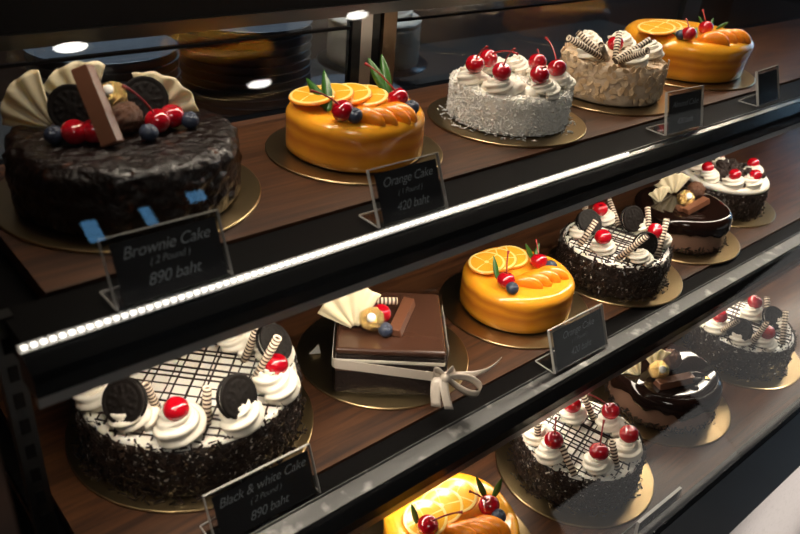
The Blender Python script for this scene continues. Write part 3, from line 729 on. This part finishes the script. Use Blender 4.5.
tail((-.004, -.002, .006), (-.001, -.014, .009), (.006, -.033, .006), .010, ri - cd * .3)
tail((.016, .008, .004), (.040, .0, .004), (.058, .026, .0), [.0085 * (1 - (i / 14) ** 2 * .85) for i in range(15)], cu_ + cd * .4)
v, f = sphere(16, 10, lambda px, py, pz, a: (px * .006, py * .0055, pz * .0065)); link('bow_knot', [V(q) + bc + cd * .002 for q in v], f, M['ribbon'], rib)
tops('G', k, ('bar',))
b = [e for e in TOPS['G'] if e[0] == 'bar'][0]
put_bar(k, (b[1][0], b[1][1], h + .0048), (b[2][0], b[2][1], h + .0060), (0, 0, 1), .0085, .009)
put_fan(k, (-.0465, .0045, h + .001), .046, -.75, -.25, -.35, 'widefan')
for (px, py, an) in ((-.062, .060, .4), (.082, .018, 1.2)):
    T = Matrix.Translation((px * .97, py, .0008)) @ Matrix.Rotation(an - .9, 4, 'Z') @ Matrix.Rotation(-.5, 4, 'X'); mb = MB()
    mb.add([T @ V(q) for q in ((-.007, 0, 0), (.007, 0, 0), (.005, 0, .011), (-.007, .0004, 0), (.007, .0004, 0), (.005, .0004, .011))], [(0, 1, 2), (5, 4, 3), (0, 3, 4, 1), (1, 4, 5, 2), (2, 5, 3, 0)]); mb.build('collar_tab', M['tab'], k)

# glazed chocolate mousse cakes
def glazed(key, label, br, blabel, drip, seed):
    x, y, z, r, h, t = CAKES[key]
    board(key, blabel, br)
    k = cake_root(key, 'glazed_chocolate_cake', label, 'mirror glazed chocolate cakes')
    link('mousse_body', *lathe(body_prof(r - .002, h - .002, .010), 96, wob(.001, 30)), M['mousse'], k)
    n = 120; v = []; f = []; rings = 18
    for i in range(rings):
        for q in range(n):
            a = 2 * PI * q / n; low = h * (.55 + drip * noise.noise(V((math.cos(a) * 2.6 + seed, math.sin(a) * 2.6, 0))) + drip * .5 * noise.noise(V((math.cos(a) * 6 + seed, math.sin(a) * 6, 3))))
            if i < 6: rr = r + .0008 + .0007 * math.sin(PI * min(1, i / 3.)); zz = low + (h - .012 - low) * i / 6
            elif i < 13: b = PI / 2 * (i - 6) / 6; rr = r + .0008 - .012 + .012 * math.cos(b); zz = h - .012 + .0125 * math.sin(b)
            else: rr = (r - .012) * (1 - (i - 12) / 5.2); zz = h + .0005
            v.append((rr * math.cos(a), rr * math.sin(a), zz))
    for i in range(rings - 1):
        for q in range(n): f.append((i * n + q, i * n + (q + 1) % n, (i + 1) * n + (q + 1) % n, (i + 1) * n + q))
    f.append(tuple((rings - 1) * n + q for q in range(n)))
    link('chocolate_glaze', v, f, M['glaze'], k)
    flakes_on(k, r - .0015, .012, 420, 'chocolate_crumbs', M['flakes'], .001, .002, (.004, .008), .0018)
    tops(key, k, ('bar',))
    return k, x, y, r, h
k, x, y, r, h = glazed('J', 'mirror glazed chocolate cake with gold ball on the middle shelf', .1009, 'gold cake board under the glazed cake of the middle shelf', .16, 3.)
put_bar(k, (-.0376, -.0228, h + .004), (.0082, -.0300, h + .0155), (0, 0, 1), .008, .008)
put_bar(k, (-.0376, -.0190, h + .004), (-.0300, -.006, h + .004), (0, 0, 1), .006, .006)
put_fan(k, (.0147, .0280, h - .001), .036, -.8, .1, -.35, 'widefan'); put_fan(k, (-.036, .022, h - .001), .028, -.6, .15, -.3, 'fan')
k, x, y, r, h = glazed('N', 'mirror glazed chocolate cake with gold ball on the bottom shelf', .0995, 'gold cake board under the glazed cake of the bottom shelf', .26, 8.)
put_bar(k, (-.0500, -.0133, h + .0045), (.003, -.0344, h + .0075), (0, 0, 1), .0085, .009)
put_fan(k, (-.046, .0146, h - .001), .030, -.8, .15, -.9); put_fan(k, (-.0136, .0140, h - .001), .031, -.8, .1, .1, 'widefan')
v, f = tube([(.006 + .010 * math.cos(a) * (1 - a / 9), -.040 + .010 * math.sin(a) * (1 - a / 9), h + .004 + .001 * a) for a in [q * .25 for q in range(22)]], [.0065 - .0002 * q for q in range(22)], 14)
link('glaze_curl', v, f, M['glaze'], k)
v, f = lathe([(.0005, 0), (.004, .0003), (.004, .0008), (.0005, .001)], 7); o = link('gold_leaf_fleck', [(a + .027, b - .046, c + h + .001) for a, b, c in v], f, M['foil'], k)

# black forest cake
x, y, z, r, h, t = CAKES['K']
board('K', 'gold cake board under the black forest cake', .1005)
k = cake_root('K', 'black_forest_cake', 'black forest cake with red cherries and chocolate crumbs, far end of the middle shelf')
link('cake_body', *lathe(body_prof(r - .002, h - .008, .004), 96, wob(.001, 40)), M['sidecoat'], k)
link('cream_top', *lathe([(.001, h - .010), (r - .001, h - .010), (r + .0015, h - .007), (r + .0012, h - .002), (r - .003, h), (r * .5, h), (.001, h)], 96, wob(.0016, 40)), M['frost'], k)
flakes_on(k, r, h - .012, 1900, 'chocolate_flakes', M['flakes'], size=(.004, .008))
for e in TOPS['K']:
    c = e[1]
    if e[0] == 'swirl': put_swirl(k, c, .0175)
    else: put_cherry(k, (c[0], c[1], c[2] + .001), None, .0100)
mb = MB()
for i in range(190):
    a = random.uniform(0, 2 * PI); rr = r * .85 * random.random() * (.8 if i % 3 else 1); s = random.uniform(.003, .0075)
    p = V((rr * math.cos(a), rr * math.sin(a), h + s * .6 + random.uniform(0, .014) * (1 - rr / r)))
    v, f = sphere(9, 6, crumb_shape); R = Matrix.Translation(p) @ rot_to((random.gauss(0, 1), random.gauss(0, 1), 1)) @ Matrix.Scale(s, 4)
    mb.add([R @ V(q) for q in v], f)
o = mb.build('chocolate_crumbs', M['sponge'], k); o['kind'] = 'stuff'

# ------------------------------------------------------------------ price signs
def text_mesh(s, size):
    cu = bpy.data.curves.new('lettering', 'FONT'); cu.body = s; cu.size = size; cu.align_x = 'CENTER'; cu.shear = .38; cu.extrude = .0; cu.space_character = .95; cu.offset = -.00008
    o = bpy.data.objects.new('lettering_curve', cu); C.objects.link(o); dg = bpy.context.evaluated_depsgraph_get()
    me = bpy.data.meshes.new_from_object(o.evaluated_get(dg)); bpy.data.objects.remove(o); bpy.data.curves.remove(cu)
    return me
def sign(label, x, y, zs, w, hh, lean, yaw, lines, foot=.030):
    k = thing('price_sign', label, 'sign', (x, y, zs), 'price signs'); k.rotation_euler = (0, 0, yaw)
    T = Matrix.Rotation(-lean, 4, 'X')                     # top leans back into the case
    mb = MB(); mb.box((-w / 2, -.0016, .0012), (w / 2, -.0006, hh), T); mb.box((-w / 2, .0006, .0012), (w / 2, .0016, hh), T); mb.box((-w / 2, -.0016, hh - .0012), (w / 2, .0016, hh), T)
    mb.box((-w / 2, -.001, 0), (w / 2, foot, .0014))
    hd = mb.build('acrylic_holder', M['acrylic'], k)
    mb = MB(); e = .0007
    mb.box((-w / 2 - e, -.0017, .001), (-w / 2, .0017, hh), T); mb.box((w / 2, -.0017, .001), (w / 2 + e, .0017, hh), T); mb.box((-w / 2 - e, -.0017, hh), (w / 2 + e, .0017, hh + e), T)
    mb.box((-w / 2 - e, .0018, 0), (-w / 2, foot, .0015)); mb.box((w / 2, .0018, 0), (w / 2 + e, foot, .0015)); mb.box((-w / 2, foot, 0), (w / 2, foot + e, .0015))
    mb.build('polished_edge', M['edge'], hd)  # light strips stand for the glow along the sheet edges
    cw = w * .9; mb = MB(); mb.box((-w / 2 + .006, -.0004, .0025), (w / 2 - .003, .0004, hh - .0045), T); c = mb.build('card', M['card'], k)
    for s, size, up in lines:
        me = text_mesh(s, size); me.materials.clear(); me.materials.append(M['ink'])
        o = bpy.data.objects.new('lettering', me); C.objects.link(o); o.parent = c
        o.matrix_local = T @ Matrix.Translation((.001, -.00052, up * hh)) @ Matrix.Rotation(PI / 2, 4, 'X')
    return k
FS = [t_ + .0006 for t_ in TZ]
sign('black price sign reading Brownie Cake (2 Pound) 890 baht', .2083, .4616, FS[0], .0915, .0525, .40, 0, [('Brownie Cake', .0125, .66), ('( 2 Pound )', .0075, .50), ('890 baht', .0125, .22)])
sign('black price sign reading Orange Cake (1 Pound) 420 baht before the top shelf orange cake', .4452, .4616, FS[0], .0835, .0530, .42, 0, [('Orange Cake', .0118, .66), ('( 1 Pound )', .007, .47), ('420 baht', .0118, .20)])
sign('price sign in front of the almond cake', .915, .4640, FS[0], .078, .0540, .26, -.06, [('Almond Cake', .0105, .62), ('420 baht', .0105, .22)])
sign('small price sign in front of the far orange cake on the top shelf', 1.158, .4690, FS[0], .072, .0500, .35, .05, [])
sign('black price sign reading Black & white Cake (2 Pound) on the middle shelf', .2560, .4120, FS[1], .1060, .0500, .40, 0, [('Black & white Cake', .0118, .66), ('( 2 Pound )', .0075, .47), ('890 baht', .0118, .17)])
sign('black price sign reading Orange Cake in front of the middle shelf orange cake', .6885, .3990, FS[1], .1020, .0545, .40, 0, [('Orange Cake', .0118, .66), ('( 1 Pound )', .007, .49), ('420 baht', .0118, .22)])
sign('faint price sign reading Black & white Cake at the front of the bottom shelf', .6670, .2440, TZ[2] + .0002, .0860, .0440, .05, 0, [('Black & white Cake', .0095, .62)], .02)

# ------------------------------------------------------------------ the display case
case = thing('display_case', 'black glass fronted bakery display case with three wooden shelves', 'display case', (1.1, .5, 0))
off = V((-1.1, -.5, 0))
X0, X1 = .093, 2.12
def cbox(name, a, b, m, par=case, bev=.0):
    mb = MB(); o_ = off if par is case else V((0, 0, 0))
    mb.box(V(a) + o_, V(b) + o_) if par is case else mb.box(V(a) + off, V(b) + off)
    o = mb.build(name, m, par)
    if bev: bevel(o, bev)
    return o
def sweep(name, prof, x0, x1, m, par):
    """closed (y, z) outline run along the case"""
    n = len(prof); v = [V((x, p[0], p[1])) + off for x in (x0, x1) for p in prof]
    f = [tuple(range(n)), tuple(range(2 * n - 1, n - 1, -1))] + [(i, n + i, n + (i + 1) % n, (i + 1) % n) for i in range(n)]
    return link(name, v, f, m, par, False)
WY = [.5142, .4350, .2430]; WX = [.131, .1155, .1155]
for s in range(3):
    sh = cbox('shelf', (WX[s], WY[s], TZ[s] - .016), (X1, .766, TZ[s]), M['wood']); sh['label'] = 'dark walnut shelf'
    if s == 2: continue
    yb, yf = (.461, .430) if s == 0 else (.410, .375)
    cbox('shelf_support', (X0 + .005, yf + .006, TZ[s] - .029), (X1, .766, TZ[s] - .0165), M['blackmatte'], sh)
    cbox('front_ledge', (X0 + .005, yb + .0005, TZ[s] - .0163), (X1, WY[s] - .0005, TZ[s] - .003), M['blackmatte'], sh)
    ch = .011 if s == 0 else .022
    z0 = TZ[s]
    lip = sweep('front_lip', [(yb - ch, z0 - .0015), (yb - ch - .004, z0 - .003), (yf + .004, z0 - .008), (yf, z0 - .013), (yf, z0 - .024), (yf + .005, z0 - .024), (yf + .006, z0 - .028), (yb, z0 - .028), (yb, z0 - .004), (yb - ch, z0 - .004)], X0, X1, M['black'], sh)
    sweep('lip_trim', [(yf - .0004, z0 - .0241), (yf - .0008, z0 - .0318), (yf + .006, z0 - .0318), (yf + .006, z0 - .0241)], X0, X1, M['steel'], sh)
    sweep('light_channel', [(yb, z0 - .0036), (yb, z0 + .0004), (yb - .0012, z0 + .0004), (yb - .002, z0 - .0016), (yb - ch + .002, z0 - .0022), (yb - ch + .0012, z0 - .0005), (yb - ch, z0 - .0005), (yb - ch, z0 - .0036)], X0, X1, M['steel'] if s == 0 else M['channel'], sh)
    mb = MB(); n = 0; xx = X0 + .002
    end = .78 if s == 0 else .0
    while xx < end:
        mb.box((xx + off.x, yb - .0062 + off.y, z0 - .0016), (xx + .0044 + off.x, yb - .0030 + off.y, z0 + .0010)); xx += .0062
        n += 1
    if n:
        o = mb.build('light_strip', M['led'], sh); o['label'] = 'glowing strip of lamp beads'; bevel(o, .001, 2)
# base: black kick frame, plinth, ends, top, back doors, uprights
sweep('base_frame', [(.2244, .850), (.2244, .674), (.80, .674), (.80, .78), (.262, .78), (.2424, .800), (.2400, .850)], .0, X1 + .04, M['black'], case)
cbox('plinth', (.0, .2244, .0), (X1 + .04, .80, .6735), M['stone'])
cbox('end_glass', (X1 + .001, .245, .8505), (X1 + .006, .766, 1.51), M['glass'])
cbox('end_panel', (.020, .30, .8), (.045, .80, 1.53), M['back_wood'])
up1 = cbox('slotted_upright', (.088, .500, .812), (.104, .512, 1.184), M['darksteel'])
for i in range(14): cbox('slot', (.0925, .4990, .83 + .025 * i), (.0995, .4997, .843 + .025 * i), M['blackmatte'], up1)
cbox('rear_base', (.046, .767, .8), (X1, .800, 1.178), M['blackmatte'])
cbox('top_panel', (.045, .615, 1.512), (X1, .80, 1.53), M['black'])
cbox('top_rail', (.046, .770, 1.2925), (X1, .792, 1.3060), M['darksteel'])
cbox('rear_panel', (.046, .778, 1.3062), (X1, .788, 1.5115), M['blackmatte'])
for (xa, xb, yy) in ((.05, .606, .775), (.684, 1.40, .783), (1.46, 2.11, .775)):
    d = cbox('sliding_door', (xa, yy, 1.1785), (xb, yy + .004, 1.2755), M['backglass']); d['label'] = 'tinted sliding glass door'
    cbox('upper_glass', (xa, yy, 1.279), (xb, yy + .004, 1.2920), M['backglass'], d)
    cbox('glass_seam', (xa, yy - .001, 1.2757), (xb, yy + .005, 1.2788), M['blackmatte'], d)
for (xa, xb, yy, m) in ((.606, .620, .772, 'black'), (.6205, .640, .774, 'steel'), (.6405, .660, .780, 'black'), (.6605, .683, .776, 'bronze'), (1.402, 1.458, .774, 'darksteel')):
    cbox('door_stile', (xa, yy, 1.1785), (xb, yy + .012, 1.2920), M[m])
gs = .6; g0 = (.2296, .8505); gz = 1.511
sweep('front_glass', [(g0[0], g0[1]), (g0[0] + gs * (gz - g0[1]), gz), (g0[0] + gs * (gz - g0[1]) + .005, gz), (g0[0] + .005, g0[1])], .047, X1, M['glass'], case)
case.children[-1]['label'] = 'sloping clear front glass'

# ------------------------------------------------------------------ behind the case
bc_ = thing('back_counter', 'low dark counter standing behind the display case', 'counter', (1.1, 1.2, 0))
mb = MB(); mb.box((-1.2, -.36, .0), (1.2, .36, .95)); mb.build('cabinet', M['blackmatte'], bc_)
mb = MB(); mb.box((-1.22, -.38, .9505), (1.22, .38, .98)); o = mb.build('countertop', M['counter'], bc_); bevel(o, .004)
PL = mesh_of('plate', lathe([(.001, 0), (.055, 0), (.06, .004), (.098, .012), (.1, .0135), (.098, .0145), (.06, .0075), (.05, .0045), (.001, .0045)], 56), M['plate'])
for (px, py, n, lab) in ((.395, 1.05, 19, 'dark plate in the left stack behind the tinted glass'), (.605, 1.03, 21, 'dark plate in the right stack behind the tinted glass'), (.82, 1.04, 9, 'dark plate in the low stack behind the coconut cake')):
    for i in range(n):
        o = bpy.data.objects.new('plate', PL); C.objects.link(o); o.location = (px + random.uniform(-.002, .002), py, .9802 + .0122 * i)
        tag(o, lab, 'plate', lab.replace('dark plate in', 'plates in'))
st = thing('cake_stand', 'dark pedestal stand holding a cream cake behind the tinted glass', 'cake stand', (1.08, 1.30, .9802))  # added only to hold the stand-in cake
link('stand_foot', *lathe([(.001, 0), (.06, 0), (.06, .006), (.015, .016), (.012, .055), (.02, .066), (.001, .066)], 40), M['darksteel'], st)
link('stand_plate', *lathe([(.001, .0662), (.12, .0662), (.122, .072), (.001, .072)], 56), M['darksteel'], st)
ck = thing('cream_cake', 'cream cake with cherries standing behind the tinted back glass', 'cake', (1.08, 1.30, 1.0526))  # solid cake put in for a cake image mirrored in the glass
link('cake_body', *lathe(body_prof(.1, .085, .008), 72, wob(.003, 40)), M['almondbase'], ck)
link('cream_top', *lathe([(.001, .0855), (.1, .0855), (.101, .092), (.094, .097), (.001, .097)], 72, wob(.004, 30)), M['cream'], ck)
for a in (2.2, 3.2, 4.2, 5.2): put_swirl(ck, (.066 * math.cos(a), .066 * math.sin(a), .096), .022); put_cherry(ck, (.066 * math.cos(a), .066 * math.sin(a), .124))

# ------------------------------------------------------------------ the shop
def struct(name, a, b, m):
    mb = MB(); mb.box(a, b); o = mb.build(name, m); o['kind'] = 'structure'; return o
RX0, RX1, RY0, RY1, RH = -2.5, 4.5, -2.8, 2.2, 3.7
struct('floor', (RX0, RY0, -.1), (RX1, RY1, 0), M['floor'])
struct('ceiling', (RX0, RY0, RH), (RX1, RY1, RH + .1), M['ceil'])
struct('wall_front', (RX0, RY0 - .1, 0), (RX1, RY0, RH), M['wall'])
struct('wall_back', (RX0, RY1, 0), (RX1, RY1 + .1, RH), M['back_wood'])
struct('wall_left', (RX0 - .1, RY0, 0), (RX0, RY1, RH), M['wall'])
struct('wall_right', (RX1, RY0, 0), (RX1 + .1, RY1, RH), M['wall'])
wn = [0]
def window_or_panel(a, b, axis, m):
    """glazed opening against a wall: frame and lit pane"""
    wn[0] += 1; n = 'window_%d' % wn[0]
    mb = MB(); mb.box(a, b); o = mb.build(n, m); o['kind'] = 'structure'
    fr = MB(); w = .05; i = 0 if axis == 'y' else 1
    lo, hi = list(a), list(b); lo[1 - i] -= .01; hi[1 - i] += .01
    def bar(p, q, r_, s_):
        A = list(lo); B = list(hi); A[i], B[i] = p, q; A[2], B[2] = r_, s_; fr.box(A, B)
    bar(a[i] - w, a[i], a[2] - w, b[2] + w); bar(b[i], b[i] + w, a[2] - w, b[2] + w)
    bar(a[i], b[i], a[2] - w, a[2]); bar(a[i], b[i], b[2], b[2] + w)
    f_ = fr.build('window_frame', M['blackmatte'], o)
    return o
window_or_panel((1.25, RY0 + .012, 3.34), (1.34, RY0 + .03, 3.50), 'y', M['sky'])
window_or_panel((1.59, RY0 + .012, 3.36), (1.66, RY0 + .03, 3.50), 'y', M['sky'])
window_or_panel((1.90, RY0 + .012, 3.44), (2.02, RY0 + .03, 3.53), 'y', M['sky'])
window_or_panel((2.85, RY0 + .012, .10), (4.47, RY0 + .03, .82), 'y', M['day'])  # added glow panel, sized for the haze mirrored in the front glass
window_or_panel((RX1 - .03, -2.775, .10), (RX1 - .012, -1.10, 1.25), 'x', M['dayside'])  # second, dimmer panel added for the haze at the far right
window_or_panel((RX1 - .03, .0, 1.0), (RX1 - .012, 1.5, 2.5), 'x', M['coolday'])
for (lx, ly) in ((1.2, -1.63), (2.3, -2.05), (2.83, -1.61)):
    l = thing('ceiling_lamp', 'oval white ceiling lamp mirrored in the front glass', 'lamp', (lx, ly, RH), 'oval ceiling lamps')
    oval = lambda x, y, z, a: (x, y * .34, z)
    link('housing', *lathe([(.001, -.05), (.088, -.05), (.088, -.0005), (.001, -.0005)], 32, oval), M['darksteel'], l)
    link('diffuser', *lathe([(.001, -.058), (.07, -.058), (.078, -.0505), (.001, -.0505)], 32, oval), M['white'], l)

# ------------------------------------------------------------------ light
def area(name, loc, size, sy, power, col, aim):
    l = bpy.data.lights.new(name, 'AREA'); l.shape = 'RECTANGLE'; l.size = size; l.size_y = sy; l.energy = power; l.color = col
    o = bpy.data.objects.new(name, l); C.objects.link(o); o.location = loc
    z_ = -V(aim).normalized(); x_ = V((1, 0, 0)); y_ = z_.cross(x_).normalized()
    o.rotation_euler = Matrix((x_, y_, z_)).transposed().to_euler(); return o
WARM = (1, .86, .70)
area('case_top_lamp', (.92, .655, 1.508), 1.5, .02, 5.0, WARM, (0, -.12, -1))
area('upper_shelf_lamp', (1.1, .475, TZ[0] - .033), 1.95, .014, 4.4, WARM, (0, .12, -1))
area('middle_shelf_lamp', (1.1, .42, TZ[1] - .033), 1.95, .014, 2.6, WARM, (0, .05, -1))
sp = bpy.data.lights.new('ceiling_spot', 'SPOT'); sp.energy = 2000; sp.spot_size = math.radians(11); sp.spot_blend = 1.; sp.color = (1, .93, .86); sp.shadow_soft_size = .06  # added narrow spot that brightens the plinth
o = bpy.data.objects.new('ceiling_spot', sp); C.objects.link(o); o.location = (2.83, -1.61, 3.62)
o.rotation_euler = (V((1.12, .2, .50)) - V(o.location)).to_track_quat('-Z', 'Y').to_euler()
area('back_counter_lamp', (.75, 1.25, 2.7), .8, .3, 26, (.85, .93, 1.), (0, -.1, -1))  # added fill so the stacked plates show
area('room_lamp', (-1.1, -1.5, 3.3), 1., .8, 24, (1, .9, .8), (1.6, 2.0, -2.1))  # added soft fill for the cake fronts, kept out of the mirrored view
w = bpy.data.worlds.new('world'); bpy.context.scene.world = w; w.use_nodes = True
w.node_tree.nodes['Background'].inputs[0].default_value = (.5, .6, .8, 1); w.node_tree.nodes['Background'].inputs[1].default_value = .05

# ------------------------------------------------------------------ camera
cam = bpy.data.cameras.new('camera'); co = bpy.data.objects.new('camera', cam); C.objects.link(co)
R = Matrix([[0.756915, -0.6490506, 0.0762424], [0.2742313, 0.4213493, 0.8644432], [0.5931921, 0.633402, -0.4969156]])
co.matrix_world = Matrix.Translation((0, 0, 1.5)) @ Matrix((R[0], R[1], -R[2])).transposed().to_4x4()
cam.sensor_width = 36; cam.lens = 34.4786; cam.clip_start = .02
cam.dof.use_dof = True; cam.dof.focus_distance = .95; cam.dof.aperture_fstop = 6.3
sc = bpy.context.scene; sc.camera = co
sc.view_settings.view_transform = 'Standard'; sc.view_settings.look = 'None'; sc.view_settings.gamma = 1; sc.view_settings.exposure = 0
sc.cycles.max_bounces = 10; sc.cycles.transparent_max_bounces = 24; sc.cycles.use_denoising = True
sc.cycles.caustics_reflective = False; sc.cycles.caustics_refractive = False
